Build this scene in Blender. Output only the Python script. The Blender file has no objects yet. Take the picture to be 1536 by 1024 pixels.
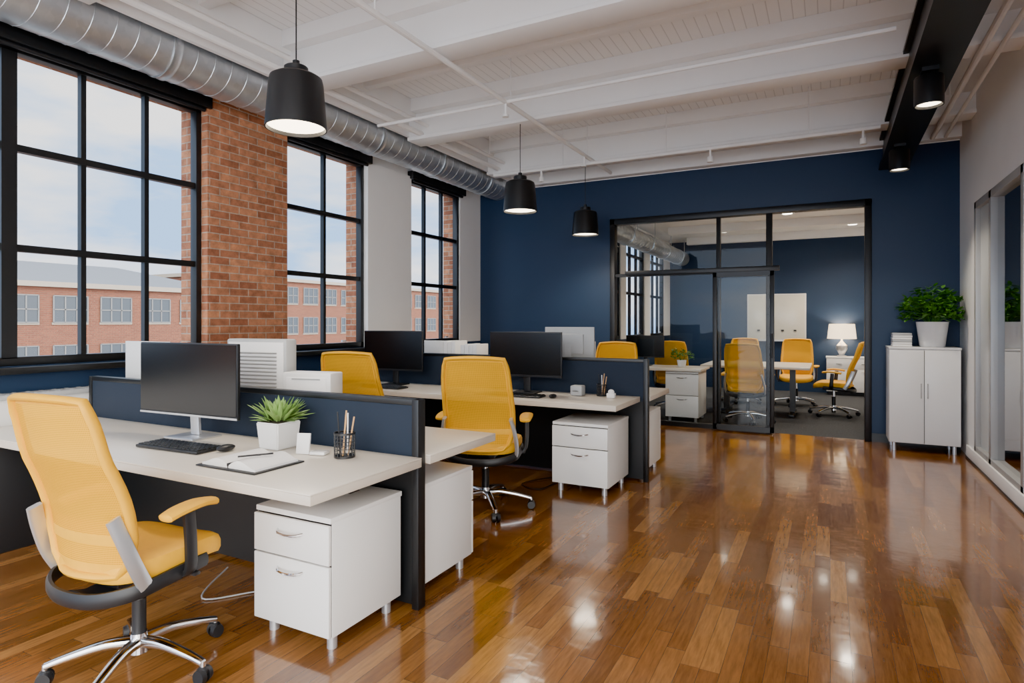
import bpy, bmesh, math, random
from mathutils import Vector, Matrix
random.seed(7)
S = bpy.context.scene

# ------------------------------------------------------------ materials
class NT:
    def __init__(s, name):
        s.m = bpy.data.materials.new(name); s.m.use_nodes = True
        s.t = s.m.node_tree; s.t.nodes.clear()
        s.out = s.n('ShaderNodeOutputMaterial')
    def n(s, typ, **kw):
        nd = s.t.nodes.new(typ)
        for k, v in kw.items(): setattr(nd, k, v)
        return nd
    def l(s, a, b): s.t.links.new(a, b)
    def math(s, op, a, b=None, c=None):
        nd = s.n('ShaderNodeMath', operation=op)
        for i, v in enumerate((a, b, c)):
            if v is None: continue
            if isinstance(v, (int, float)): nd.inputs[i].default_value = v
            else: s.l(v, nd.inputs[i])
        return nd.outputs[0]
    def ramp(s, fac, stops):
        r = s.n('ShaderNodeValToRGB'); e = r.color_ramp.elements
        while len(e) < len(stops): e.new(0.5)
        for i, (p, c) in enumerate(stops):
            e[i].position = p; e[i].color = (*c, 1)
        s.l(fac, r.inputs[0]); return r.outputs[0]
    def noise(s, vec=None, scale=5, detail=3, rough=.5):
        nd = s.n('ShaderNodeTexNoise'); nd.inputs['Scale'].default_value = scale
        nd.inputs['Detail'].default_value = detail; nd.inputs['Roughness'].default_value = rough
        if vec is not None: s.l(vec, nd.inputs['Vector'])
        return nd.outputs[0]
    def mix(s, fac, a, b, mode='MIX'):
        nd = s.n('ShaderNodeMix', data_type='RGBA', blend_type=mode)
        for i, v in ((0, fac), (6, a), (7, b)):
            if isinstance(v, (int, float)): nd.inputs[i].default_value = v
            elif isinstance(v, tuple): nd.inputs[i].default_value = (*v, 1)
            else: s.l(v, nd.inputs[i])
        return nd.outputs[2]
    def bump(s, h, strength=.2, dist=.01):
        b = s.n('ShaderNodeBump'); b.inputs['Strength'].default_value = strength
        b.inputs['Distance'].default_value = dist; s.l(h, b.inputs['Height']); return b.outputs[0]
    def bsdf(s, **kw):
        p = s.n('ShaderNodeBsdfPrincipled')
        for k, v in kw.items():
            i = p.inputs[k.replace('_', ' ')]
            if isinstance(v, (int, float)): i.default_value = v
            elif isinstance(v, tuple): i.default_value = (*v, 1)
            else: s.l(v, i)
        s.l(p.outputs[0], s.out.inputs[0]); return p
    def obj(s): return s.n('ShaderNodeTexCoord').outputs['Object']
    def xyz(s, v):
        x = s.n('ShaderNodeSeparateXYZ'); s.l(v, x.inputs[0]); return x.outputs
    def comb(s, x, y, z=0.0):
        c = s.n('ShaderNodeCombineXYZ')
        for i, v in enumerate((x, y, z)):
            if isinstance(v, (int, float)): c.inputs[i].default_value = v
            else: s.l(v, c.inputs[i])
        return c.outputs[0]

def plain(name, col, rough=.5, metal=0., var=.06, nscale=6, bump=0., coat=0.):
    t = NT(name); o = t.obj()
    n = t.noise(o, nscale, 4)
    c = t.mix(n, tuple(x*(1-var) for x in col), tuple(min(1, x*(1+var)) for x in col))
    p = t.bsdf(Base_Color=c, Roughness=rough, Metallic=metal, Coat_Weight=coat)
    if bump:
        t.l(t.bump(t.noise(o, nscale*12, 3), bump, .004), p.inputs['Normal'])
    return t.m
def emis(name, col, st):
    t = NT(name); p = t.bsdf(Base_Color=col, Roughness=.5)
    p.inputs['Emission Color'].default_value = (*col, 1); p.inputs['Emission Strength'].default_value = st
    return t.m

M = {}
M['navy'] = plain('navy_paint', (.0105, .031, .074), .5, bump=.05, var=.05, nscale=3)
M['white'] = plain('white_paint', (.87, .86, .845), .55, bump=.05, nscale=3, var=.03)
M['lam'] = plain('white_laminate', (.80, .79, .765), .35, var=.02)
M['desk'] = plain('ivory_desktop', (.73, .665, .565), .3, var=.03)
M['edge'] = plain('ivory_edge', (.62, .55, .46), .4, var=.03)
M['black'] = plain('black_metal', (.009, .010, .011), .4)
M['blackp'] = plain('black_plastic', (.012, .013, .015), .45)
M['screen'] = plain('screen_glass', (.004, .005, .006), .25)
M['chrome'] = plain('chrome', (.75, .76, .78), .12, 1.)
M['alu'] = plain('brushed_aluminium', (.60, .62, .65), .3, .7)
M['yel'] = plain('yellow_fabric', (.76, .385, .004), .6, bump=.25, nscale=30)
M['divi'] = plain('navy_fabric', (.008, .017, .034), .75, bump=.3, nscale=40)
M['paper'] = plain('paper', (.86, .85, .83), .7)
M['grey'] = plain('grey_plastic', (.42, .43, .43), .45)
M['greyframe'] = plain('grey_frame', (.42, .42, .41), .4, .3)
M['leaf'] = plain('leaf_green', (.07, .21, .025), .45, var=.5, nscale=25)
M['leaf2'] = plain('succulent_green', (.23, .39, .10), .45, var=.4, nscale=25)
M['soil'] = plain('soil', (.03, .02, .012), .9)
M['ceram'] = plain('white_ceramic', (.83, .82, .80), .25, coat=.3)
M['cream'] = plain('cream_board', (.70, .67, .58), .18)
M['wood'] = plain('pencil_wood', (.6, .35, .15), .5)
M['lampon'] = emis('warm_bulb', (1, .84, .62), 6)
M['down'] = emis('downlight', (1, .9, .75), 9)
M['shade'] = emis('lamp_shade_cloth', (1, .80, .54), 1.4)
M['roof'] = plain('grey_roof', (.075, .085, .10), .8)
M['conc'] = plain('concrete', (.48, .44, .38), .85)
M['stone'] = plain('limestone_trim', (.22, .19, .155), .85)
M['asph'] = plain('asphalt', (.10, .105, .11), .9)
M['wglass'] = plain('dark_window_glass', (.018, .026, .036), .25)
M['wframe'] = plain('pale_window_frame', (.11, .11, .11), .5)

t = NT('galvanised_steel'); o = t.obj()
vor = t.n('ShaderNodeTexVoronoi'); vor.inputs['Scale'].default_value = 22; t.l(o, vor.inputs['Vector'])
c = t.mix(t.noise(o, 3, 4), (.50, .53, .56), (.70, .73, .76))
c = t.mix(t.math('MULTIPLY', t.xyz(vor.outputs['Color'])[0], .4), c, (.43, .47, .50))
t.bsdf(Base_Color=c, Metallic=.85, Roughness=t.math('MULTIPLY_ADD', t.noise(o, 9), .25, .24)); M['duct'] = t.m

def brickmat(name, c1, c2, mort, scale=1.):
    t = NT(name); s = t.xyz(t.obj())
    v = t.comb(t.math('ADD', s[0], s[1]), s[2])
    b = t.n('ShaderNodeTexBrick'); t.l(v, b.inputs['Vector'])
    b.inputs['Scale'].default_value = scale
    b.inputs['Brick Width'].default_value = .20; b.inputs['Row Height'].default_value = .068
    b.inputs['Mortar Size'].default_value = .006; b.inputs['Mortar Smooth'].default_value = .3
    b.inputs['Color1'].default_value = (*c1, 1); b.inputs['Color2'].default_value = (*c2, 1)
    b.inputs['Mortar'].default_value = (*mort, 1); b.inputs['Bias'].default_value = 0
    n = t.noise(t.obj(), 14, 5, .65)
    c = t.mix(.85, b.outputs['Color'], t.ramp(n, [(.25, (.42, .40, .38)), (.7, (1.2, 1.15, 1.1))]), 'MULTIPLY')
    h = t.math('ADD', t.math('MULTIPLY', b.outputs['Fac'], -1.), t.math('MULTIPLY', n, .5))
    p = t.bsdf(Base_Color=c, Roughness=.85); t.l(t.bump(h, .8, .012), p.inputs['Normal'])
    return t.m
M['brick'] = brickmat('red_brick', (.56, .245, .12), (.31, .11, .055), (.46, .36, .28))
M['brick2'] = brickmat('far_brick', (.16, .052, .026), (.12, .038, .02), (.15, .09, .06), .6)

# wood floor
t = NT('wood_floor'); s = t.xyz(t.obj())
W, L = .078, .60
xr = t.math('DIVIDE', s[0], W); row = t.math('FLOOR', xr)
wn = t.n('ShaderNodeTexWhiteNoise', noise_dimensions='1D'); t.l(row, wn.inputs['W'])
yr = t.math('ADD', t.math('DIVIDE', s[1], L), t.math('MULTIPLY', wn.outputs[0], 7.3)); col = t.math('FLOOR', yr)
wn2 = t.n('ShaderNodeTexWhiteNoise', noise_dimensions='2D'); t.l(t.comb(row, col), wn2.inputs['Vector'])
rid = wn2.outputs[0]
base = t.ramp(rid, [(0, (.150, .058, .014)), (.4, (.200, .083, .021)), (.75, (.25, .110, .029)), (1, (.33, .16, .047))])
gv = t.comb(t.math('MULTIPLY', s[0], 55), t.math('ADD', t.math('MULTIPLY', s[1], 5), t.math('MULTIPLY', rid, 40)), t.math('MULTIPLY', rid, 9))
g = t.noise(gv, 1.3, 6, .65)
base = t.mix(.75, base, t.ramp(g, [(.3, (.6, .56, .52)), (.65, (1.2, 1.17, 1.12))]), 'MULTIPLY')
fx = t.math('FRACT', xr); fy = t.math('FRACT', yr)
ex = t.math('LESS_THAN', fx, .025); ey = t.math('LESS_THAN', fy, .004)
gap = t.math('MAXIMUM', ex, ey)
base = t.mix(t.math('MULTIPLY', gap, .7), base, (.045, .019, .008))
hn = t.math('ADD', t.noise(t.obj(), 6, 3), t.math('MULTIPLY', rid, .09))
hn = t.math('ADD', hn, t.math('MULTIPLY', gap, -.30))
p = t.bsdf(Base_Color=base, Roughness=t.math('MULTIPLY_ADD', g, .10, .11), Coat_Weight=.5, Coat_Roughness=.07)
t.l(t.bump(hn, .18, .015), p.inputs['Normal']); M['floor'] = t.m

t = NT('ceiling_boards'); s = t.xyz(t.obj())
f = t.math('FRACT', t.math('DIVIDE', s[0], .09)); g = t.math('LESS_THAN', f, .09)
c = t.mix(t.math('MULTIPLY', g, .4), (.87, .86, .845), (.35, .34, .33))
p = t.bsdf(Base_Color=c, Roughness=.6); t.l(t.bump(t.math('MULTIPLY', g, -1.), .5, .006), p.inputs['Normal']); M['ceil'] = t.m

t = NT('grey_carpet'); n = t.noise(t.obj(), 45, 4, .7)
p = t.bsdf(Base_Color=t.ramp(n, [(.35, (.014, .016, .019)), (.65, (.055, .058, .064))]), Roughness=.95)
t.l(t.bump(n, .5, .01), p.inputs['Normal']); M['carpet'] = t.m

def glass(name, tint, ior=1.45, mul=1.):
    t = NT(name); tr = t.n('ShaderNodeBsdfTransparent'); tr.inputs[0].default_value = (*tint, 1)
    gl = t.n('ShaderNodeBsdfGlossy'); gl.inputs['Roughness'].default_value = .02
    fr = t.n('ShaderNodeFresnel'); fr.inputs[0].default_value = ior
    ms = t.n('ShaderNodeMixShader'); t.l(t.math('MULTIPLY', fr.outputs[0], mul), ms.inputs[0])
    t.l(tr.outputs[0], ms.inputs[1]); t.l(gl.outputs[0], ms.inputs[2]); t.l(ms.outputs[0], t.out.inputs[0])
    return t.m
M['glass'] = glass('window_glass', (.98, .99, 1.), 1.3, .25)
M['glass2'] = glass('partition_glass', (.93, .955, .955), 1.4, .65)
t = NT('frosted_glass')
t.bsdf(Base_Color=(.50, .52, .51), Roughness=.25); M['frost'] = t.m
t = NT('yellow_mesh'); s = t.xyz(t.obj())
k = 2*math.pi/.013
d = t.math('MULTIPLY', t.math('SINE', t.math('MULTIPLY', s[0], k)), t.math('SINE', t.math('MULTIPLY', s[2], k)))
hole = t.math('MULTIPLY', t.math('GREATER_THAN', t.math('ABSOLUTE', d), .45), .45)
pr = t.n('ShaderNodeBsdfPrincipled'); pr.inputs['Base Color'].default_value = (.76, .375, .003, 1); pr.inputs['Roughness'].default_value = .8
pr.inputs['Specular IOR Level'].default_value = .2
tr = t.n('ShaderNodeBsdfTransparent'); tr.inputs[0].default_value = (1, .72, .18, 1); ms = t.n('ShaderNodeMixShader')
t.l(hole, ms.inputs[0]); t.l(pr.outputs[0], ms.inputs[1]); t.l(tr.outputs[0], ms.inputs[2]); t.l(ms.outputs[0], t.out.inputs[0])
M['mesh'] = t.m
M['cup'] = plain('black_wire', (.02, .02, .02), .35)

# ------------------------------------------------------------ builder
def smooth_path(pts, n=6, closed=False):
    P = [Vector(p) for p in pts]; out = []; N = len(P)
    rng = range(N if closed else N-1)
    for i in rng:
        if closed: a, b, c, d = P[i-1], P[i], P[(i+1) % N], P[(i+2) % N]
        else: a, b, c, d = P[max(i-1, 0)], P[i], P[i+1], P[min(i+2, N-1)]
        for j in range(n):
            u = j/n
            out.append(.5*((2*b)+(c-a)*u+(2*a-5*b+4*c-d)*u*u+(3*b-a-3*c+d)*u**3))
    if not closed: out.append(P[-1])
    return out

class B:
    def __init__(s): s.bm = bmesh.new(); s.mats = []
    def mi(s, m):
        if m not in s.mats: s.mats.append(m)
        return s.mats.index(m)
    def merge(s, tb, m, mat=None):
        i = s.mi(m)
        for f in tb.faces: f.material_index = i
        if mat is not None: bmesh.ops.transform(tb, matrix=mat, verts=tb.verts)
        me = bpy.data.meshes.new('tmp'); tb.to_mesh(me); tb.free()
        s.bm.from_mesh(me); bpy.data.meshes.remove(me)
    def box(s, c, d, m, bev=0., rot=None, seg=2):
        tb = bmesh.new(); bmesh.ops.create_cube(tb, size=1)
        bmesh.ops.scale(tb, vec=d, verts=tb.verts)
        if bev: bmesh.ops.bevel(tb, geom=tb.edges[:], offset=bev, segments=seg, affect='EDGES', profile=.5)
        mt = Matrix.Translation(c)
        if rot: mt = mt @ rot
        s.merge(tb, m, mt)
    def bx(s, x0, x1, y0, y1, z0, z1, m, bev=0.):
        s.box(((x0+x1)/2, (y0+y1)/2, (z0+z1)/2), (x1-x0, y1-y0, z1-z0), m, bev)
    def cyl(s, a, b, r1, m, r2=None, seg=20):
        a, b = Vector(a), Vector(b); r2 = r1 if r2 is None else r2
        tb = bmesh.new(); L = (b-a).length
        bmesh.ops.create_cone(tb, cap_ends=True, segments=seg, radius1=max(r1, 1e-4), radius2=max(r2, 1e-4), depth=L)
        q = (b-a).to_track_quat('Z', 'Y').to_matrix().to_4x4()
        s.merge(tb, m, Matrix.Translation((a+b)/2) @ q)
    def lathe(s, prof, c, m, seg=32, axis='Z'):
        tb = bmesh.new(); rings = []
        for r, z in prof:
            rings.append([tb.verts.new((r*math.cos(2*math.pi*i/seg), r*math.sin(2*math.pi*i/seg), z)) for i in range(seg)])
        for a, b in zip(rings, rings[1:]):
            for i in range(seg): tb.faces.new((a[i], a[(i+1) % seg], b[(i+1) % seg], b[i]))
        mt = Matrix.Translation(c)
        if axis == 'Y': mt = mt @ Matrix.Rotation(-math.pi/2, 4, 'X')
        s.merge(tb, m, mt)
    def sweep(s, pts, rx, ry, m, seg=8, closed=False, up=(0, 0, 1), boxy=1.):
        pts = [Vector(p) for p in pts]; tb = bmesh.new(); rings = []; N = len(pts)
        for i, p in enumerate(pts):
            if closed: tg = pts[(i+1) % N]-pts[i-1]
            else: tg = pts[min(i+1, N-1)]-pts[max(i-1, 0)]
            tg.normalize(); sd = tg.cross(Vector(up))
            if sd.length < 1e-3: sd = tg.cross(Vector((1, 0, 0)))
            sd.normalize(); u = sd.cross(tg).normalized()
            kx = rx[i] if isinstance(rx, list) else rx; ky = ry[i] if isinstance(ry, list) else ry
            ring = []
            for j in range(seg):
                a = 2*math.pi*(j+.5)/seg; cx, cy = math.cos(a), math.sin(a)
                ex = lambda v: math.copysign(abs(v)**boxy, v)
                ring.append(tb.verts.new(p+sd*kx*ex(cx)+u*ky*ex(cy)))
            rings.append(ring)
        for i in range(N if closed else N-1):
            a, b = rings[i], rings[(i+1) % N]
            for j in range(seg): tb.faces.new((a[j], a[(j+1) % seg], b[(j+1) % seg], b[j]))
        if not closed:
            tb.faces.new(rings[0]); tb.faces.new(rings[-1])
        bmesh.ops.recalc_face_normals(tb, faces=tb.faces[:])
        s.merge(tb, m)
    def sphere(s, c, r, m, sc=(1, 1, 1), seg=16):
        tb = bmesh.new(); bmesh.ops.create_uvsphere(tb, u_segments=seg, v_segments=seg//2, radius=r)
        s.merge(tb, m, Matrix.Translation(c) @ Matrix.Diagonal((*sc, 1)))
    def quad(s, vs, m):
        tb = bmesh.new(); tb.faces.new([tb.verts.new(v) for v in vs]); s.merge(tb, m)
    def leaf(s, base, dirv, L, w, m, droop=.3):
        d = Vector(dirv).normalized(); sd = d.cross(Vector((0, 0, 1)))
        if sd.length < .05: sd = Vector((1, 0, 0))
        sd.normalize(); up = sd.cross(d); b = Vector(base); tb = bmesh.new()
        P = [b, b+d*L*.35+sd*w, b+d*L*.35-sd*w, b+d*L*.75+sd*w*.7-up*L*droop*.3, b+d*L*.75-sd*w*.7-up*L*droop*.3, b+d*L-up*L*droop*.7]
        v = [tb.verts.new(p) for p in P]; mid = tb.verts.new(b+d*L*.4-up*w*.35)
        tb.faces.new((v[0], v[1], mid)); tb.faces.new((v[0], mid, v[2])); tb.faces.new((v[1], v[3], mid)); tb.faces.new((mid, v[4], v[2]))
        tb.faces.new((v[3], v[5], mid)); tb.faces.new((mid, v[5], v[4])); s.merge(tb, m)
    def done(s, name, loc=(0, 0, 0), rz=0., ang=35):
        for f in s.bm.faces: f.smooth = True
        for e in s.bm.edges:
            if len(e.link_faces) == 2 and e.calc_face_angle(0) > math.radians(ang): e.smooth = False
        me = bpy.data.meshes.new(name); s.bm.to_mesh(me); s.bm.free()
        for m in s.mats: me.materials.append(M[m])
        return inst(me, name, loc, rz)
def inst(me, name, loc, rz=0.):
    if isinstance(me, bpy.types.Object): me = me.data
    o = bpy.data.objects.new(name, me); S.collection.objects.link(o)
    o.location = loc; o.rotation_euler = (0, 0, rz); return o

XL, XR, YB, YF, ZC = -4.86, 1.27, 8.25, -1.6, 3.88
Y2 = 13.5; XM = -3.12
# ------------------------------------------------------------ room shell
b = B(); b.bx(XL-.34, XR+.25, YF-1, YB+.08, -.12, 0, 'floor'); b.done('floor')
b = B(); b.bx(XM-.12, XR+.25, YB+.08, Y2+.2, -.12, 0, 'carpet'); b.done('floor_meeting_room')
b = B(); b.bx(XL-.34, XR+.25, YF, YB+.2, ZC, ZC+.15, 'ceil'); b.done('ceiling')
b = B(); b.bx(XM, XR, YB+.2, Y2, 3.12, 3.2, 'white')
b.done('ceiling_meeting_room')
for y in (9.6, 11.2, 12.8):
    b = B(); b.bx(XM+.5, XR, y, y+.16, 2.98, 3.12, 'white', .004); b.done('ceiling_joist')

Z0, Z1 = 1.10, 3.28
wi = 0
def window(x, a, c, n, thick=None, zt=None):
    global wi
    wi += 1; zt = zt or Z1
    b = B(); x = x-.07
    b.bx(x-.03, x+.05, a, a+.05, Z0, zt, 'black', .004); b.bx(x-.03, x+.05, c-.05, c, Z0, zt, 'black', .004)
    b.bx(x-.03, x+.05, a, c, Z0, Z0+.06, 'black', .004); b.bx(x-.03, x+.05, a, c, zt-.06, zt, 'black', .004)
    for k in range(1, n):
        y = a+(c-a)*k/n; hw = .045 if k == thick else .018
        b.bx(x-.02, x+.03+(.02 if hw > .03 else 0), y-hw, y+hw, Z0+.05, zt-.05, 'black')
    for z in (1.90, 2.58): b.bx(x-.02, x+.035, a+.04, c-.04, z-.024, z+.024, 'black')
    b.quad([(x, a+.03, Z0+.03), (x, c-.03, Z0+.03), (x, c-.03, zt-.03), (x, a+.03, zt-.03)], 'glass')
    b.box((x+.06, c-.35, Z0+.08), (.02, .06, .02), 'alu')
    b.done('window_%d' % wi)
wins = [(-1.5, -.25, 3), (.66, 3.48, 6), (4.36, 5.58, 2), (6.42, 7.66, 3)]
b = B()
b.bx(XL-.12, XL, YF, YB+.2, 0, Z0, 'navy')
b.bx(XL-.12, XL, YF, YB+.2, Z1, ZC, 'white')
edges = [YF]
for w in wins: edges += [w[0], w[1]]
edges.append(YB+.2)
piers = [(edges[i], edges[i+1]) for i in range(0, len(edges), 2)]
for i, (a, c) in enumerate(piers):
    if i in (1, 2): continue
    b.bx(XL-.12, XL+(.0 if i != 3 else .04), a, c, 0 if i == 3 else Z0, Z1, 'white')
b.done('wall_left')
ED = .30
b = B()
b.bx(XL-ED, XL-.12, YF, YB+.2, -9, Z0, 'brick'); b.bx(XL-ED, XL-.12, YF, YB+.2, Z1, ZC+.3, 'brick')
for a, c in piers: b.bx(XL-ED, XL-.12, a, c, Z0, Z1, 'brick')
b.done('wall_exterior')
for a, c in piers[1:3]:
    b = B(); b.bx(XL-.12, XL+.06, a, c, Z0-.3, ZC, 'brick'); b.done('brick_pillar')
for i, (a, c, n) in enumerate(wins):
    window(XL, a, c, n, 3 if i == 1 else None)
    b = B(); b.bx(XL+.001, XL+.10, a-.02, c+.02, Z0-.05, Z0-.005, 'black', .005); b.done('window_sill')
    b = B(); b.bx(XL+.001, XL+.09, a-.03, c+.03, Z1-.03, Z1+.07, 'black', .006)
    b.cyl((XL+.05, a+.02, Z1-.045), (XL+.05, c-.02, Z1-.045), .018, 'blackp'); b.done('roller_blind')
mw = [(8.75, 9.95, 3), (10.25, 11.45, 3), (11.85, 13.0, 3)]
b = B(); x0, x1 = XM-.14, XM
b.bx(x0, x1, YB+.16, Y2, 0, Z0, 'navy'); b.bx(x0, x1, YB+.16, Y2, 2.9, 3.2, 'white')
e = [YB+.16]
for w in mw: e += [w[0], w[1]]
e.append(Y2)
for i in range(0, len(e), 2): b.bx(x0, x1, e[i], e[i+1], Z0, 2.9, 'white')
b.done('wall_meeting_left')
for a, c, n in mw: window(XM, a, c, n, zt=2.9)

OX0, OX1, OZ = -2.74, .43, 2.83
b = B()
b.bx(XL, OX0, YB, YB+.16, 0, 3.4, 'navy'); b.bx(OX1, XR, YB, YB+.16, 0, 3.4, 'navy'); b.bx(OX0, OX1, YB, YB+.16, OZ, 3.4, 'navy')
b.bx(XL, XR, YB, YB+.16, 3.4, ZC, 'white'); b.done('wall_back')
b = B(); b.bx(XM-.14, XR, Y2, Y2+.15, 0, 3.2, 'navy'); b.done('wall_meeting_back')
b = B(); b.bx(XL, OX0, YB-.015, YB-.001, 0, .1, 'black'); b.bx(OX1, XR, YB-.015, YB-.001, 0, .1, 'black'); b.done('baseboard_back')
b = B(); y0, y1 = YB-.03, YB+.10
b.bx(OX0, OX0+.07, y0, y1, 0, OZ, 'black', .004); b.bx(OX1-.07, OX1, y0, y1, 0, OZ, 'black', .004)
b.bx(OX0, OX1, y0, y1, OZ-.08, OZ, 'black', .004)
b.bx(-.71, -.64, y0+.01, y1-.01, 0, OZ-.07, 'black', .003)
b.bx(-1.31, -1.26, y0+.03, y1-.03, 0, OZ-.07, 'black', .003)
b.bx(OX0+.06, -.68, y0+.03, y1-.03, 0, .06, 'black'); b.bx(OX0+.06, -.68, y0+.03, y1-.03, 2.02, 2.06, 'black')
b.quad([(OX0+.06, YB+.04, .05), (-.67, YB+.04, .05), (-.67, YB+.04, OZ-.05), (OX0+.06, YB+.04, OZ-.05)], 'glass2')
b.done('glass_partition')
b = B(); y = YB-.075
b.bx(-2.5, -.55, y-.025, y+.02, 2.03, 2.09, 'black', .004)
for x0, x1 in ((-1.34, -1.29), (-.66, -.61)): b.bx(x0, x1, y-.02, y+.02, .02, 2.03, 'black', .003)
b.bx(-1.34, -.61, y-.02, y+.02, .02, .09, 'black'); b.bx(-1.34, -.61, y-.02, y+.02, 1.97, 2.03, 'black')
b.quad([(-1.3, y, .08), (-.64, y, .08), (-.64, y, 1.98), (-1.3, y, 1.98)], 'glass2')
b.cyl((-.635, y-.05, .95), (-.635, y-.05, 1.25), .01, 'black')
b.done('door_1')

DY0, DY1, DZ0, DZ1 = 5.72, 7.44, .12, 2.57
b = B()
b.bx(XR, XR+.16, 0., DY0, 0, ZC, 'white'); b.bx(XR, XR+.16, DY1, Y2, 0, ZC, 'white')
b.bx(XR, XR+.16, DY0, DY1, 0, DZ0, 'white'); b.bx(XR, XR+.16, DY0, DY1, DZ1, ZC, 'white'); b.done('wall_right')
b = B(); b.bx(XR-.025, XR-.001, 0., 7.75, 0, .13, 'white', .004); b.bx(XR-.03, XR-.025, 0., 7.75, 0, .02, 'black'); b.done('baseboard_right')
b = B(); x = XR-.01
for a, c in ((DY0, DY0+.07), (DY1-.07, DY1), (6.74, 6.82)): b.bx(x, x+.1, a, c, DZ0, DZ1, 'greyframe', .004)
b.bx(x, x+.1, DY0, DY1, DZ0, DZ0+.06, 'greyframe', .004); b.bx(x, x+.1, DY0, DY1, DZ1-.07, DZ1, 'greyframe', .004)
b.quad([(x+.05, DY0+.05, DZ0+.05), (x+.05, 6.76, DZ0+.05), (x+.05, 6.76, DZ1-.05), (x+.05, DY0+.05, DZ1-.05)], 'glass2')
b.quad([(x+.04, 6.8, DZ0+.05), (x+.04, DY1-.05, DZ0+.05), (x+.04, DY1-.05, DZ1-.05), (x+.04, 6.8, DZ1-.05)], 'frost')
b.done('window_side_room')
b = B(); b.bx(XR+.16, 3.4, 3.5, 9.2, -.1, 0, 'carpet'); b.bx(3.3, 3.4, 3.5, 9.2, 0, 3, 'conc'); b.bx(XR+.16, 3.4, 9.1, 9.2, 0, 3, 'conc'); b.bx(XR+.16, 3.4, 3.4, 3.5, 0, 3, 'conc')
b.bx(XR+.16, 3.4, 3.4, 9.2, 3, 3.1, 'white'); b.done('wall_side_room')

for y in (-1.5, .2, 2.0, 3.8, 5.6, 7.4):
    b = B(); b.bx(-4.24, XR, y, y+.20, 3.48, 3.74, 'white', .006); b.bx(-4.24, XR, y-.10, y+.30, 3.74, ZC, 'white', .004)
    b.bx(-4.24, XR, y-.03, y+.23, 3.44, 3.48, 'white', .004)
    b.done('ceiling_joist')
for y in (1.12, 2.92, 4.72, 6.52):  # thin secondary joists set between the main ceiling beams
    b = B(); b.bx(-4.14, XR, y, y+.09, 3.74, ZC, 'white', .004); b.done('ceiling_joist')
b = B(); b.bx(-4.3, -4.14, YF, YB, 3.70, ZC, 'white', .005); b.bx(-4.28, -4.24, YF, YB, 3.5, 3.7, 'white'); b.done('ceiling_girder')
b = B(); b.bx(XL, XR, YB-.14, YB, 3.41, 3.6, 'white', .005); b.done('trim_1')
b = B(); b.bx(.95, XR, 0., YB-.14, 3.66, 3.78, 'white', .01); b.done('trim_2')
def pipe(name, pts, r, m='white', drops=()):
    b = B(); b.sweep(pts, r, r, m, 10)
    for p in drops: b.cyl(p, (p[0], p[1], ZC-.004), .006, m, seg=6)
    return b
b = pipe('c', [(-2.62, YF, 3.40), (-2.62, 7.9, 3.40)], .022, drops=[(-2.62, y, 3.4) for y in (1., 3.1, 5., 7.)])
for y in (2.6, 4.9, 6.9): b.cyl((-2.62, y, 3.4), (-2.62, y, 3.28), .012, 'white'); b.cyl((-2.62, y, 3.28), (-2.62, y, 3.26), .03, 'white')
b.sweep([(-4.1, 4.9, 3.4), (.4, 4.9, 3.4)], .016, .016, 'white')
b.done('sprinkler_pipe')
b = pipe('c', [(-4.0, 7.15, 3.36), (.45, 7.15, 3.36)], .022, drops=[(x, 7.15, 3.36) for x in (-3., -1.7, -.2)])
for x in (-3.3, -1.2, .3): b.cyl((x, 7.15, 3.36), (x, 7.15, 3.26), .012, 'white'); b.lathe([(.0, 3.2), (.035, 3.2), (.03, 3.26), (.0, 3.27)], (x, 7.15, 0), 'white', 16)
b.done('sprinkler_pipe')
b = pipe('c', [(-3.98, YF, 3.58), (-3.98, 8.1, 3.58)], .02, drops=[(-3.98, y, 3.58) for y in (1., 4., 7.)])
b.sweep([(-4.06, YF, 3.50), (-4.06, 8.1, 3.50)], .03, .03, 'white', 10); b.done('ceiling_conduit')
b = pipe('c', [(1.0, 0, 3.42), (1.0, 8.1, 3.42)], .025, drops=[(1.0, y, 3.42) for y in (1., 4., 7.)]); b.sweep([(1.12, 0, 3.42), (1.12, 8.1, 3.42)], .018, .018, 'white', 10); b.done('ceiling_conduit')

def duct(y0, y1, R, zr):
    b = B(); b.lathe([(R, y0), (R, y1)], (0, 0, 0), 'duct', 48, 'Y')
    pitch = .15; n = int((y1-y0-.02)/pitch*20); pts = []
    for i in range(n):
        a = 2*math.pi*i/20; pts.append((R*math.cos(a), y0+.01+pitch*i/20, R*math.sin(a)))
    b.sweep(pts, .0045, .004, 'duct', 5, up=(0, 1, 0))
    y = y0+.9
    while y < y1-.3:
        b.lathe([(R+.001, y-.035), (R+.010, y-.035), (R+.010, y-.025), (R+.006, y-.02), (R+.006, y+.02), (R+.010, y+.025), (R+.010, y+.035), (R+.001, y+.035)], (0, 0, 0), 'duct', 48, 'Y')
        for sx in (-R-.004, R+.004): b.bx(sx-.004, sx+.004, y-.012, y+.012, 0, zr, 'alu')
        y += 1.2
    return b
duct(YF, YB-.01, .205, ZC-3.476).done('air_duct', (-4.53, 0, 3.47), ang=50)
duct(YB+.2, Y2-.01, .15, .355).done('air_duct', (-2.85, 0, 2.76), ang=50)

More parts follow.
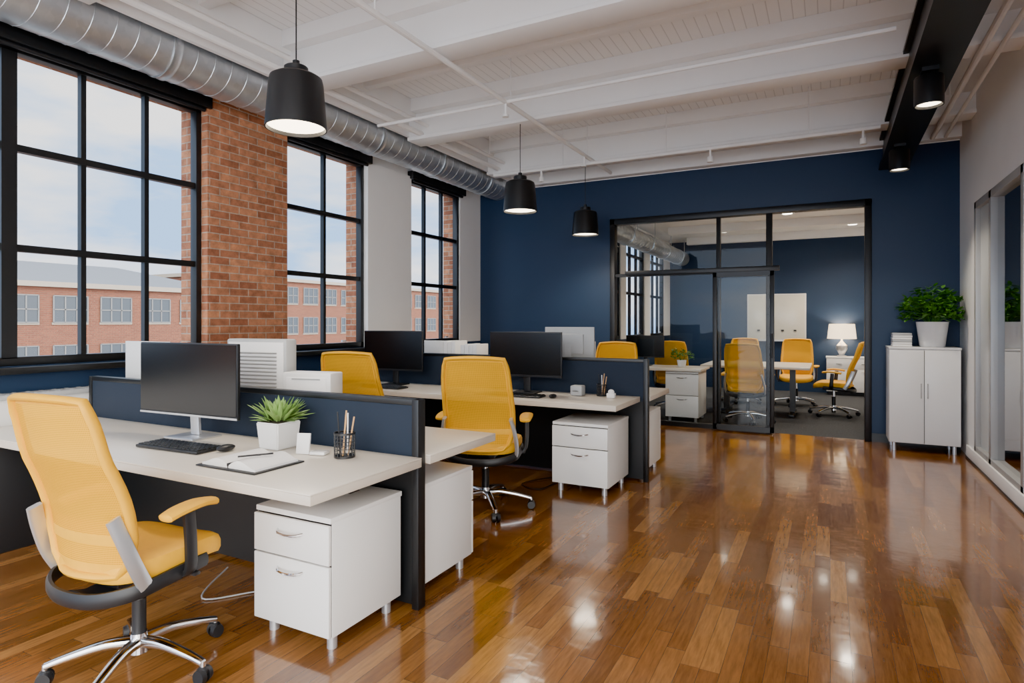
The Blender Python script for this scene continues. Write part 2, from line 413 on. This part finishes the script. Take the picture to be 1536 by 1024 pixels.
b = B(); b.bx(.5, .78, -.2, YB-.02, 3.15, 3.18, 'black'); b.bx(.5, .78, -.2, YB-.02, 3.46, 3.49, 'black'); b.bx(.54, .74, -.2, YB-.02, 3.18, 3.46, 'black')
for y in (1.2, 4.9, 7.7): b.bx(.6, .68, y, y+.04, 3.49, ZC-.003, 'black')
b.done('steel_beam')
for y in (5.1, 7.15, 1.6):
    b = B(); x = .61
    b.cyl((x, y, 3.08), (x, y, 3.149), .02, 'black'); b.bx(x-.05, x+.05, y-.08, y+.08, 3.12, 3.149, 'black')
    b.lathe([(.0, 3.10), (.085, 3.10), (.09, 3.09), (.09, 2.90), (.082, 2.90), (.078, 2.93), (.0, 2.93)], (x, y, 0), 'black', 28)
    b.cyl((x, y, 2.915), (x, y, 2.932), .072, 'lampon'); b.done('track_spotlight')

PEND = ((-2.79, 2.60), (-2.84, 5.63), (-2.85, 7.55))
for (x, y) in PEND:
    b = B(); z = 2.535
    b.lathe([(.0, z+.365), (.062, z+.365), (.068, z+.36), (.068, z+.315), (.125, z+.31), (.148, z+.295), (.155, z+.265), (.175, z+.01), (.176, z), (.168, z), (.145, z+.25), (.0, z+.26)], (x, y, 0), 'black', 40)
    b.cyl((x, y, z+.36), (x, y, ZC-.003), .004, 'black', seg=8); b.cyl((x, y, z+.35), (x, y, z+.40), .02, 'black')
    b.lathe([(0, z+.02), (.163, z+.02), (.166, z+.025), (0, z+.04)], (x, y, 0), 'lampon', 40)
    b.lathe([(0, ZC-.03), (.05, ZC-.03), (.05, ZC-.003)], (x, y, 0), 'black', 20)
    b.done('pendant_lamp')

# ------------------------------------------------------------ furniture
def desk(x0, x1, y0, y1, name='office_desk'):
    b = B(); b.bx(x0, x1, y0, y1, .70, .738, 'edge', .003); b.bx(x0, x1, y0, y1, .738, .745, 'desk', .002)
    b.bx(x0+.1, x1-.1, (y0+y1)/2-.03, (y0+y1)/2+.03, .655, .70, 'black')
    b.bx(x0+.09, x0+.15, y0+.08, y1-.04, 0, .70, 'blackp', .004)
    return b.done(name)
def divider(x0, x1, y, ztop):
    b = B(); b.bx(x0, x1, y-.02, y+.02, .02, .70, 'black'); b.bx(x0, x1, y-.02, y+.02, .70, ztop-.02, 'divi')
    b.bx(x0, x1, y-.026, y+.026, ztop-.03, ztop, 'black', .004)
    b.bx(x1-.035, x1+.005, y-.03, y+.03, 0, ztop, 'black', .004); b.bx(x0, x0+.03, y-.03, y+.03, 0, ztop, 'black', .004)
    b.done('desk_divider')
def pedestal(x0, x1, y0, y1, h=.575, front=-1, name='drawer_pedestal'):
    b = B(); cx, cy = (x0+x1)/2, (y0+y1)/2; w, d = x1-x0, y1-y0
    b.box((0, 0, (.07+h-.02)/2), (w, d-.02, h-.09), 'lam', .003); b.box((0, 0, h-.0125), (w, d, .025), 'lam', .004)
    b.box((0, front*(d/2-.013), (.07+h-.02)/2), (w-.008, .006, h-.10), 'black')
    for sx in (-1, 1):
        for sy in (-1, 1): b.cyl((sx*(w/2-.05), sy*(d/2-.06), 0), (sx*(w/2-.05), sy*(d/2-.06), .072), .022, 'alu')
    zs = [(.075, .370), (.377, h-.031)]
    for z0, z1 in zs:
        b.box((0, front*(d/2+.002), (z0+z1)/2), (w-.002, .018, z1-z0), 'lam', .003)
        zh = z1-.045 if z1-z0 > .2 else (z0+z1)/2+.03
        yy = front*(d/2+.010)
        b.sweep(smooth_path([(-.075, yy, zh), (-.05, yy+front*.025, zh-.004), (0, yy+front*.03, zh-.008), (.05, yy+front*.025, zh-.004), (.075, yy, zh)], 4), .005, .006, 'chrome', 8)
    return b.done(name, (cx, cy, 0))

desk(-4.58, -1.74, 1.69, 2.40); desk(-4.58, -1.74, 2.47, 3.13)
divider(-4.58, -1.77, 2.435, 1.02)
pedestal(-2.30, -1.85, 1.91, 2.39); pedestal(-2.28, -1.82, 2.50, 3.0, front=1)
desk(-4.55, -1.47, 4.56, 5.24); desk(-4.55, -1.40, 5.31, 6.02)
divider(-4.55, -1.41, 5.275, 1.07)
pedestal(-2.04, -1.56, 4.64, 5.20); pedestal(-2.06, -1.46, 5.34, 5.92, front=1)
b = B(); b.bx(-4.79, -4.64, -.2, 3.3, .06, .90, 'lam', .004); b.bx(-4.79, -4.62, -.22, 3.32, .90, .93, 'grey', .004)
for k in range(44): b.bx(-4.77, -4.66, -.15+k*.078, -.15+k*.078+.02, .93, .934, 'greyframe')
b.bx(-4.78, -4.68, -.18, 3.28, 0, .06, 'black'); b.done('convector_cover')
def screenpanel(x0, x1, y, z0, z1, m='lam'):
    b = B(); b.bx(x0, x1, y-.012, y+.012, z0, z1, m, .004); b.bx(x0+.05, x0+.1, y-.03, y+.03, z0-.001, z0+.02, 'alu'); b.bx(x1-.1, x1-.05, y-.03, y+.03, z0-.001, z0+.02, 'alu'); return b.done('white_desk_screen')
screenpanel(-4.50, -4.02, 2.62, .747, 1.26); screenpanel(-2.6, -2.1, 5.85, .747, 1.2)
screenpanel(-4.2, -3.8, 5.85, .747, 1.18)

def monitor(w, h, zt, m='blackp', standm='alu'):
    b = B(); zb = zt-h
    b.box((0, 0, (zt+zb)/2), (w, .022, h), m, .005); b.box((0, .02, (zt+zb)/2), (w*.6, .03, h*.6), m, .01)
    b.box((0, -.0125, (zt+zb)/2+.006), (w-.014, .003, h-.028), 'screen'); b.box((0, -.012, zb+.006), (w-.004, .004, .010), standm)
    b.sweep([(0, .05, .015), (0, .045, zb), (0, .03, (zt+zb)/2)], .035, .012, standm, 8, boxy=.5, up=(0, 1, 0))
    b.box((0, .03, .006), (.24, .19, .012), standm, .005)
    return b
monitor(.80, .41, .535).done('computer_monitor', (-3.20, 2.2, .745), .04)
mo = monitor(.72, .41, .56, standm='blackp').done('computer_monitor', (-2.48, 5.02, .745), .04)
inst(mo, 'computer_monitor', (-4.0, 5.02, .745), .06)
monitor(.52, .33, .60, 'grey', 'grey').done('computer_monitor', (-2.28, 5.6, .745), math.pi)

def keyboard():
    b = B(); b.box((0, 0, .009), (.46, .16, .014), 'blackp', .004)
    for r in range(5):
        for c in range(15): b.box((-.21+c*.03, -.058+r*.029, .018), (.024, .023, .008), 'black', .002, seg=1)
    return b
kb = keyboard().done('keyboard', (-2.98, 2.0, .746), .05)
inst(kb, 'keyboard', (-2.42, 4.76, .746), .03); inst(kb, 'keyboard', (-3.9, 4.76, .746), 0)
def mouse(loc):
    b = B(); b.sphere((0, 0, .018), .03, 'blackp', (1, 1.7, .58)); b.done('computer_mouse', loc)
mouse((-2.70, 2.06, .746)); mouse((-2.10, 4.78, .746))

b = B(); b.box((0, 0, .27), (.50, .10, .54), 'grey', .012); b.box((0, -.052, .27), (.46, .006, .50), 'lam', .004)
for i in range(16): b.box((.0, -.058, .09+i*.024), (.36, .008, .011), 'greyframe', .002, Matrix.Rotation(.5, 4, 'X'))
b.done('air_purifier', (-3.32, 2.80, .746), .1)
b = B(); b.box((0, 0, .17), (.34, .14, .34), 'lam', .01); b.box((0, -.072, .17), (.28, .004, .28), 'paper', .002); b.box((0, -.074, .30), (.2, .004, .01), 'grey'); b.done('desktop_printer', (-2.86, 2.80, .746), .2)

def chair():
    b = B()
    b.cyl((0, 0, .075), (0, 0, .15), .038, 'chrome', .032, 24); b.cyl((0, 0, .15), (0, 0, .28), .027, 'blackp'); b.cyl((0, 0, .28), (0, 0, .41), .017, 'chrome')
    for k in range(5):
        a = 2*math.pi*k/5+.1; ca, sa = math.cos(a), math.sin(a)
        pts = [(ca*r, sa*r, z) for r, z in ((.02, .115), (.12, .118), (.24, .098), (.335, .075))]
        b.sweep(smooth_path(pts, 4), [.026-.009*i/12 for i in range(13)], [.021-.009*i/12 for i in range(13)], 'chrome', 10, boxy=.7)
        cx, cy = ca*.335, sa*.335
        b.cyl((cx, cy, .035), (cx, cy, .082), .011, 'chrome', seg=10)
        px, py = -sa, ca
        for sgn in (-1, 1):
            b.cyl((cx+px*.007*sgn, cy+py*.007*sgn, .030), (cx+px*.029*sgn, cy+py*.029*sgn, .030), .030, 'blackp', .026, 20)
        b.sphere((cx, cy, .045), .024, 'blackp', (1, 1, .8), 12)
    b.box((0, -.02, .405), (.20, .28, .05), 'blackp', .015)
    b.cyl((.1, .03, .40), (.25, .05, .395), .007, 'blackp', seg=8); b.box((.26, .05, .395), (.05, .03, .015), 'blackp', .005)
    tb = bmesh.new(); rings = []
    def ring(k, z, n=36):
        vs = []
        for i in range(n):
            a = 2*math.pi*i/n; c, s_ = math.cos(a), math.sin(a); e = .5
            x = .255*k*math.copysign(abs(c)**e, c); y = .02+.25*k*math.copysign(abs(s_)**e, s_)
            zz = z - .05*max(0, (y-.12)/.15)**2*.6 + .012*(x/.25)**2
            vs.append(tb.verts.new((x, y, zz)))
        return vs
    for k, z in ((.80, .420), (.97, .424), (1.0, .442), (1.0, .470), (.97, .490), (.88, .500), (.6, .497), (.25, .492)): rings.append(ring(k, z))
    for p, q in zip(rings, rings[1:]):
        for i in range(36): tb.faces.new((p[i], p[(i+1) % 36], q[(i+1) % 36], q[i]))
    tb.faces.new(rings[-1]); tb.faces.new(list(reversed(rings[0]))); b.merge(tb, 'yel')
    b.sweep(smooth_path([(.25, .12, .425), (.262, -.05, .42), (.235, -.20, .405), (.10, -.275, .385), (-.10, -.275, .385), (-.235, -.20, .405), (-.262, -.05, .42), (-.25, .12, .425)], 5), .015, .028, 'blackp', 8)
    b.sweep(smooth_path([(0, -.27, .385), (0, -.18, .365), (0, -.05, .38)], 4), .07, .022, 'blackp', 8)
    def hw(t):
        pts = [(0, .165), (.06, .208), (.2, .240), (.45, .243), (.8, .228), (.94, .216), (1, .20)]
        for (a, p), (c, q) in zip(pts, pts[1:]):
            if t <= c: u = (t-a)/(c-a); return p+(q-p)*u
        return .18
    def bp(s_, t):
        z = .455+.64*t; y = -.245-.13*t+.035*math.sin(math.pi*min(1, t*1.5)) - .03*(t > .0)*t*t
        y += .045*s_*s_; return Vector((hw(t)*s_, y, z-.012*s_*s_*(1 if t > .9 else 0)))
    ns, nt = 20, 28; tb = bmesh.new(); tb2 = bmesh.new()
    for i in range(nt):
        for j in range(ns):
            s0, s1 = -1+2*j/ns, -1+2*(j+1)/ns; t0, t1 = i/nt, (i+1)/nt
            sm, tm = (s0+s1)/2, (t0+t1)/2
            solid = abs(sm) > .86 or tm > .95 or tm < .07
            T = tb2 if solid else tb
            T.faces.new([T.verts.new(bp(*q)) for q in ((s0, t0), (s1, t0), (s1, t1), (s0, t1))])
    for T, m in ((tb, 'mesh'), (tb2, 'yel')):
        bmesh.ops.remove_doubles(T, verts=T.verts, dist=1e-5); b.merge(T, m)
    per = [bp(-1, i/14) for i in range(15)]+[bp(-1+2*i/8, 1) for i in range(1, 8)]+[bp(1, 1-i/14) for i in range(15)]+[bp(1-2*i/8, 0) for i in range(1, 8)]
    b.sweep(per, .014, .022, 'yel', 10, closed=True, up=(0, 1, 0))
    b.sweep([bp(-1+2*i/12, .24)+Vector((0, .004, 0)) for i in range(13)], .004, .045, 'yel', 8)
    for sx in (-1, 1):
        b.sweep(smooth_path([(sx*.232, -.272, .68), (sx*.250, -.245, .60), (sx*.262, -.205, .50), (sx*.255, -.16, .42)], 5), .012, .027, 'alu', 8, up=(0, 1, 0), boxy=.5)
        b.sweep(smooth_path([(sx*.20, .0, .405), (sx*.285, .01, .42), (sx*.305, .0, .52), (sx*.305, -.01, .645)], 5), .013, .026, 'blackp', 8, up=(0, 1, 0), boxy=.6)
        b.sweep(smooth_path([(sx*.308, -.125, .648), (sx*.306, -.06, .662), (sx*.303, .04, .668), (sx*.297, .125, .655)], 5),
                [.012]+[.034+.012*math.sin(math.pi*i/14) for i in range(1, 15)]+[.014], [.008]+[.015]*14+[.008], 'yel', 12, boxy=.8)
    return b.done('office_chair', ang=45)
ch = chair(); ch.location = (-2.46, 1.48, 0); ch.rotation_euler = (0, 0, .10); ch.scale = (.93, .95, 1.04)
for (x, y, r) in ((-2.30, 3.98, .32), (-3.54, 4.10, .25), (-2.2, 6.62, math.pi+.1),
                  (-1.02, 9.10, -.1), (.05, 10.3, math.pi/2-.1), (-1.35, 11.25, math.pi), (-.5, 11.25, math.pi), (-2.2, 9.75, .1)):
    o = inst(ch, 'office_chair', (x, y, 0), r)
    if y < 8: o.scale = (1.03, 1.03, 1.05)

def succulent(loc, s=1., m='leaf2'):
    b = B()
    tb = bmesh.new(); bmesh.ops.create_cube(tb, size=1); bmesh.ops.scale(tb, vec=(.15, .15, .13), verts=tb.verts)
    for v in tb.verts:
        if v.co.z < 0: v.co.x *= .86; v.co.y *= .86
    bmesh.ops.bevel(tb, geom=tb.edges[:], offset=.006, segments=2, affect='EDGES'); b.merge(tb, 'ceram', Matrix.Translation((0, 0, .066)))
    b.box((0, 0, .13), (.13, .13, .006), 'soil')
    for k in range(130):
        a = random.uniform(0, 6.28); e = random.uniform(.15, 1.4); rr = random.uniform(0, .05)
        b.leaf((rr*math.cos(a), rr*math.sin(a), .132), (math.cos(a)*math.cos(e), math.sin(a)*math.cos(e), math.sin(e)), random.uniform(.08, .145), .012, m, .15)
    o = b.done('potted_succulent', loc); o.scale = (s, s, s); return o
succulent((-2.54, 2.25, .746), 1.05)
def pencup(loc):
    b = B(); R = .042
    for k in range(16):
        a = 2*math.pi*k/16; b.cyl((R*math.cos(a), R*math.sin(a), .003), (R*math.cos(a), R*math.sin(a), .10), .0016, 'cup', seg=5)
    for i in range(7): b.sweep([(R*math.cos(q*.3927), R*math.sin(q*.3927), .006+.0155*i) for q in range(16)], .0016, .0016, 'cup', 5, closed=True)
    b.lathe([(0, 0), (R+.002, 0), (R+.002, .008), (0, .006)], (0, 0, 0), 'cup', 20); b.lathe([(R-.002, .096), (R+.003, .096), (R+.003, .104), (R-.002, .104)], (0, 0, 0), 'cup', 20)
    for k, m in enumerate(('wood', 'paper', 'blackp', 'wood')):
        a = k*1.7; b.cyl((.02*math.cos(a), .02*math.sin(a), .01), (.035*math.cos(a+.4)+.008, .035*math.sin(a+.4), .17+.01*k), .0035, m, seg=7)
    return b.done('pencil_cup', loc)
pc = pencup((-2.08, 2.24, .746)); pc.scale = (1.15,)*3; inst(pc, 'pencil_cup', (-1.78, 5.12, .746))
b = B()
for sx in (-1, 1):
    n = 10; tb = bmesh.new(); rows = []
    for i in range(n+1):
        u = i/n; z = .016+.036*math.sin(math.pi*min(1, u*1.1))*(1-u*.6)
        rows.append([tb.verts.new((sx*(.003+.17*u), yy, z)) for yy in (-.12, .12)])
    bot = [[tb.verts.new((v.co.x, v.co.y, .005)) for v in r] for r in rows]
    for i in range(n):
        tb.faces.new((rows[i][0], rows[i+1][0], rows[i+1][1], rows[i][1])); tb.faces.new((rows[i][0], bot[i][0], bot[i+1][0], rows[i+1][0])); tb.faces.new((rows[i][1], rows[i+1][1], bot[i+1][1], bot[i][1]))
    tb.faces.new((rows[n][0], bot[n][0], bot[n][1], rows[n][1])); bmesh.ops.recalc_face_normals(tb, faces=tb.faces[:]); b.merge(tb, 'paper')
b.box((0, 0, .003), (.385, .28, .006), 'blackp', .001); b.box((0, .0, .020), (.012, .245, .014), 'blackp', .003); b.cyl((.04, -.1, .056), (.10, .04, .050), .004, 'blackp', seg=8)
b.done('open_notebook', (-2.36, 1.93, .747), .0)
b = B(); b.box((0, 0, .05), (.07, .012, .10), 'paper', .002, Matrix.Rotation(-.15, 4, 'X')); b.box((0, .018, .004), (.07, .06, .008), 'paper'); b.box((.085, 0, .008), (.08, .06, .016), 'ceram', .005); b.done('desk_calendar', (-2.31, 2.20, .747), .3)
b = B(); b.box((0, 0, .005), (.20, .09, .006), 'paper', .001); b.cyl((-.06, -.03, .012), (.1, .03, .012), .004, 'wood', seg=6); b.done('notepad', (-2.2, 2.76, .747), .3)
b = B(); b.box((0, 0, .045), (.11, .10, .09), 'grey', .012); b.lathe([(0, .002), (.03, 0)], (0, -.052, .045), 'blackp', 16); b.done('desktop_speaker', (-1.98, 5.06, .746))
b = B(); b.box((0, 0, .02), (.07, .05, .04), 'paper', .006); b.sphere((.0, 0, .05), .028, 'paper', (1, .8, .8)); b.done('tissue_box', (-1.66, 5.02, .747))
for (x, y, hh) in ((-3.56, 5.48, .44), (-3.30, 5.48, .41), (-2.75, 5.48, .34)):
    b = B()
    for k in range(4): b.box((k*.05-.075, 0, hh/2+.005*(k % 2)), (.045, .24, hh+.01*(k % 2)), 'paper' if k % 2 else 'lam', .003)
    b.done('binder_row', (x, y, .747))
b = B(); b.sweep(smooth_path([(-3.0, 2.3, .02), (-2.8, 2.0, .008), (-2.6, 2.2, .008), (-2.42, 2.15, .02), (-2.36, 2.3, .2)], 8), .004, .004, 'grey', 6); b.done('power_cable')
b = B(); b.sweep(smooth_path([(-2.2, 5.0, .01), (-2.35, 4.7, .006), (-2.15, 4.6, .006), (-2.1, 4.9, .006)], 8), .004, .004, 'blackp', 6); b.done('power_cable')

b = B(); x0, x1, y0, y1 = .57, 1.21, 7.80, 8.2
b.bx(x0, x1, y0, y1, .09, 1.10, 'lam', .003); b.bx(x0-.005, x1+.005, y0-.022, y1, 1.10, 1.125, 'lam', .004)
xm = (x0+x1)/2; b.bx(x0+.01, x1-.01, y0-.004, y0, .1, 1.09, 'black')
b.bx(x0+.002, xm-.003, y0-.02, y0-.004, .095, 1.095, 'lam', .003); b.bx(xm+.003, x1-.002, y0-.02, y0-.004, .095, 1.095, 'lam', .003)
for sx in (-.03, .03): b.cyl((xm+sx, y0-.035, .58), (xm+sx, y0-.035, .74), .005, 'chrome', seg=8); b.cyl((xm+sx, y0-.035, .6), (xm+sx, y0-.02, .6), .004, 'chrome', seg=6); b.cyl((xm+sx, y0-.035, .72), (xm+sx, y0-.02, .72), .004, 'chrome', seg=6)
for x in (x0+.05, x1-.05):
    for y in (y0+.04, y1-.05): b.cyl((x, y, 0), (x, y, .09), .02, 'alu')
b.done('storage_cabinet')
def bush(loc, potr, poth, spread, n, name='potted_plant', tall=1.):
    b = B()
    b.lathe([(0, 0), (potr*.72, 0), (potr*.78, .01), (potr, poth), (potr*.93, poth), (potr*.9, poth-.02), (0, poth-.02)], (0, 0, 0), 'ceram', 32)
    b.lathe([(0, poth-.015), (potr*.9, poth-.018)], (0, 0, 0), 'soil', 24)
    for k in range(n):
        a = random.uniform(0, 6.28); rr = spread*math.sqrt(random.random()); h = poth+tall*spread*(.12+1.05*random.random()*(1-.45*(rr/spread)**2))
        tip = Vector((rr*math.cos(a), rr*math.sin(a), h)); base = Vector((rr*.15*math.cos(a), rr*.15*math.sin(a), poth-.02))
        mid = (tip+base)/2+Vector((0, 0, .03))
        if k % 3 == 0: b.sweep(smooth_path([base, mid, tip], 3), .002, .002, 'leaf', 4)
        for q in range(5):
            aa = a+random.uniform(-1.6, 1.6); e = random.uniform(-.3, 1.)
            b.leaf(tip+Vector((random.uniform(-.02, .02), random.uniform(-.02, .02), random.uniform(-.02, .02))), (math.cos(aa)*math.cos(e), math.sin(aa)*math.cos(e), math.sin(e)), spread*.28, spread*.075, 'leaf', .3)
    for v in b.bm.verts:
        v.co.x = min(v.co.x, XR-.02-loc[0]); v.co.y = min(v.co.y, YB-.02-loc[1]) if loc[1] < YB else v.co.y
    return b.done(name, loc)
bush((.98, 7.95, 1.126), .15, .27, .27, 150, tall=1.2)
b = B()
for k in range(6): b.box((random.uniform(-.006, .006), 0, .012+k*.025), (.18, .22, .022), ('paper', 'lam', 'grey')[k % 3], .003)
b.done('book_stack', (.70, 7.98, 1.126))

# ------------------------------------------------------------ meeting room
b = B(); b.bx(-1.75, -.25, 9.55, 10.75, .71, .745, 'desk', .006)
for x in (-1.45, -.5):
    b.bx(x-.04, x+.04, 10.1, 10.2, .03, .71, 'black'); b.bx(x-.04, x+.04, 9.75, 10.55, 0, .04, 'black', .005)
b.done('conference_table')
b = B(); b.bx(-2.72, -1.56, 8.55, 9.25, .71, .745, 'desk', .005); b.bx(-2.68, -2.64, 8.6, 9.2, 0, .71, 'lam'); b.done('office_desk')
pedestal(-2.05, -1.6, 8.6, 9.2, .70)
inst(mo, 'computer_monitor', (-2.45, 9.0, .745), 0).scale = (.8, .8, .8)
bush((-1.9, 8.95, .746), .07, .10, .15, 45)
b = B(); x0, x1, y0, y1 = -.06, 1.2, 13.1, 13.47
b.bx(x0, x1, y0, y1, .07, .70, 'lam', .003); b.bx(x0-.01, x1+.01, y0-.02, y1, .70, .73, 'lam', .003)
for k in range(3):
    xa = x0+(x1-x0)*k/3; xb = x0+(x1-x0)*(k+1)/3
    b.bx(xa+.004, xb-.004, y0-.018, y0, .08, .50, 'lam', .003); b.bx(xa+.004, xb-.004, y0-.018, y0, .507, .695, 'lam', .003)
    for z in (.6, .45): b.cyl(((xa+xb)/2-.05, y0-.03, z), ((xa+xb)/2+.05, y0-.03, z), .006, 'chrome', seg=8); b.box(((xa+xb)/2, y0-.024, z), (.02, .014, .01), 'chrome')
b.bx(x0+.03, x1-.03, y0+.03, y1-.03, 0, .07, 'black'); b.done('sideboard')
b = B(); b.lathe([(0, 0), (.08, 0), (.085, .015), (.04, .03), (.06, .07), (.10, .15), (.095, .21), (.04, .27), (.018, .30), (.015, .38), (0, .38)], (0, 0, 0), 'alu', 28)
b.lathe([(.25, .34), (.22, .62), (.215, .62), (.245, .34)], (0, 0, 0), 'shade', 36); b.cyl((0, 0, .36), (0, 0, .44), .03, 'lampon'); b.done('table_lamp', (.2, 13.28, .731))
b = B(); b.bx(-1.52, -.42, Y2-.04, Y2-.001, 1.02, 1.96, 'lam', .004)
for x0, x1 in ((-1.50, -1.17), (-1.16, -.44)): b.bx(x0, x1, Y2-.05, Y2-.04, 1.04, 1.94, 'cream', .002)
b.bx(-1.3, -.7, Y2-.08, Y2-.04, 1.0, 1.02, 'alu')
for x in (-1.3, -.85, -.62): b.box((x, Y2-.06, 1.22), (.05, .02, .03), 'blackp')
b.done('whiteboard')
DL = ((-.1, 11.9), (.35, 12.3), (-.6, 10.6), (.2, 9.2), (-1.8, 12.2))
for (x, y) in DL:
    b = B(); b.lathe([(0, -.006), (.07, -.006), (.09, -.012), (.1, 0)], (x, y, 3.118), 'white', 24); b.cyl((x, y, 3.105), (x, y, 3.112), .07, 'down'); b.done('downlight')

# ------------------------------------------------------------ exterior
b = B(); b.bx(-200, -5.6, -60, 200, -9.2, -9, 'asph'); b.done('ground_exterior')
def building(name, x, y0, y1, top, gable=True, bay=2.6, m='brick2'):
    b = B(); b.bx(x-12, x, y0, y1, -9, top, m)
    b.bx(x-12.2, x+.25, y0-.2, y1+.2, top, top+.3, 'stone')
    n = int((y1-y0)/bay)
    for k in range(n):
        yc = y0+bay*(k+.5)
        for z in (top-.55-1.5, top-.55-1.5-2.9, top-.55-1.5-5.8):
            b.bx(x-.1, x+.05, yc-.98, yc+.98, z-.14, z, 'stone'); b.bx(x, x+.06, yc-.92, yc+.92, z, z+1.55, 'wglass')
            for q in (-.92, -.31, .31, .92): b.bx(x+.04, x+.10, yc+q-.035, yc+q+.035, z, z+1.55, 'wframe')
            for q in (0, .75, 1.55): b.bx(x+.04, x+.10, yc-.92, yc+.92, z+q-.03, z+q+.03, 'wframe')
    if gable:
        tb = bmesh.new(); v = [tb.verts.new(p) for p in ((x, y0, top+.3), (x, y1, top+.3), (x-12, y1, top+.3), (x-12, y0, top+.3), (x-6, y0+5, top+1.9), (x-6, y1-5, top+1.9))]
        for f in ((0, 1, 5, 4), (1, 2, 5), (2, 3, 4, 5), (3, 0, 4)): tb.faces.new([v[i] for i in f])
        b.merge(tb, 'roof')
    b.done(name)
building('brick_building', -40, 13.5, 31, 3.4)
building('brick_building', -46, 33, 95, 5.2, False)
building('brick_building', -82, 10, 50, 5.0, False, 3.4, 'stone')
b = B()
for k in range(40):
    y = random.uniform(0, 90); b.sphere((-66.5+random.uniform(-3, 0), y, 1.5+random.uniform(-1, 1.)), random.uniform(1.6, 2.4), 'leaf', (1, 1, .8), 10)
for k in range(3): b.cyl((-67, 20+k*25, -9), (-67, 20+k*25, 2), .4, 'wood')
b.done('tree_line')

# ------------------------------------------------------------ lights
def light(name, typ, loc, e, col=(1, .87, .71), **kw):
    l = bpy.data.lights.new(name, typ); l.energy = e; l.color = col
    for k, v in kw.items(): setattr(l, k, v)
    o = bpy.data.objects.new(name, l); o.location = loc; S.collection.objects.link(o); return o
for (x, y) in PEND: light('pendant_bulb', 'SPOT', (x, y, 2.55), 110, spot_size=2.5, spot_blend=.8, shadow_soft_size=.14)
for y in (5.1, 7.15, 1.6): light('spot_bulb', 'SPOT', (.61, y, 2.90), 115, spot_size=1.9, spot_blend=.8, shadow_soft_size=.07)
for (x, y) in DL: light('downlight_bulb', 'SPOT', (x, y, 3.09), 110, spot_size=2.5, spot_blend=.8, shadow_soft_size=.07)
light('table_lamp_bulb', 'POINT', (.2, 13.28, 1.22), 15, shadow_soft_size=.05)
sd = Vector((-.75, .25, -.62)).normalized()
sun = light('sun', 'SUN', (0, 0, 20), 2.2, (1, .95, .88), angle=.02)
sun.rotation_euler = sd.to_track_quat('-Z', 'Y').to_euler()

w = bpy.data.worlds.new('sky'); S.world = w; w.use_nodes = True; nt = w.node_tree; nt.nodes.clear()
N = nt.nodes.new; Lk = nt.links.new
out = N('ShaderNodeOutputWorld'); bg = N('ShaderNodeBackground'); tc = N('ShaderNodeTexCoord')
mp = N('ShaderNodeMapping'); mp.inputs['Scale'].default_value = (1.5, 1.5, 5)
no = N('ShaderNodeTexNoise'); no.inputs['Scale'].default_value = 2.2; no.inputs['Detail'].default_value = 7; no.inputs['Roughness'].default_value = .55
cr = N('ShaderNodeValToRGB'); cr.color_ramp.elements[0].position = .44; cr.color_ramp.elements[0].color = (.36, .61, 1.0, 1); cr.color_ramp.elements[1].position = .64; cr.color_ramp.elements[1].color = (1, .98, .97, 1)
Lk(tc.outputs['Generated'], mp.inputs[0]); Lk(mp.outputs[0], no.inputs['Vector']); Lk(no.outputs[0], cr.inputs[0])
dp = N('ShaderNodeVectorMath'); dp.operation = 'DOT_PRODUCT'; Lk(tc.outputs['Generated'], dp.inputs[0]); dp.inputs[1].default_value = -sd
ma = N('ShaderNodeMath'); ma.operation = 'ADD'; ma.inputs[1].default_value = .2; Lk(dp.outputs['Value'], ma.inputs[0])
mx = N('ShaderNodeMath'); mx.operation = 'MAXIMUM'; mx.inputs[1].default_value = 0; Lk(ma.outputs[0], mx.inputs[0])
mm = N('ShaderNodeMath'); mm.operation = 'MULTIPLY_ADD'; mm.inputs[1].default_value = 5.5; mm.inputs[2].default_value = 1.55; Lk(mx.outputs[0], mm.inputs[0])
hz = N('ShaderNodeMix'); hz.data_type = 'RGBA'; Lk(mx.outputs[0], hz.inputs[0]); Lk(cr.outputs[0], hz.inputs[6]); hz.inputs[7].default_value = (1, .97, .93, 1)
Lk(hz.outputs[2], bg.inputs[0]); Lk(mm.outputs[0], bg.inputs[1]); Lk(bg.outputs[0], out.inputs[0])

# ------------------------------------------------------------ camera
cd = bpy.data.cameras.new('camera'); cam = bpy.data.objects.new('camera', cd); S.collection.objects.link(cam)
cd.sensor_width = 36; cd.lens = 915/1536*36; cd.shift_y = -30/1536; cd.clip_start = .05; cd.clip_end = 500
cam.location = (0, 0, 1.4); cam.rotation_euler = (math.pi/2, 0, math.atan2(477, 915)); S.camera = cam
try:
    S.view_settings.look = 'AgX - Punchy'; S.view_settings.exposure = 1.15
except Exception as e: print(e)
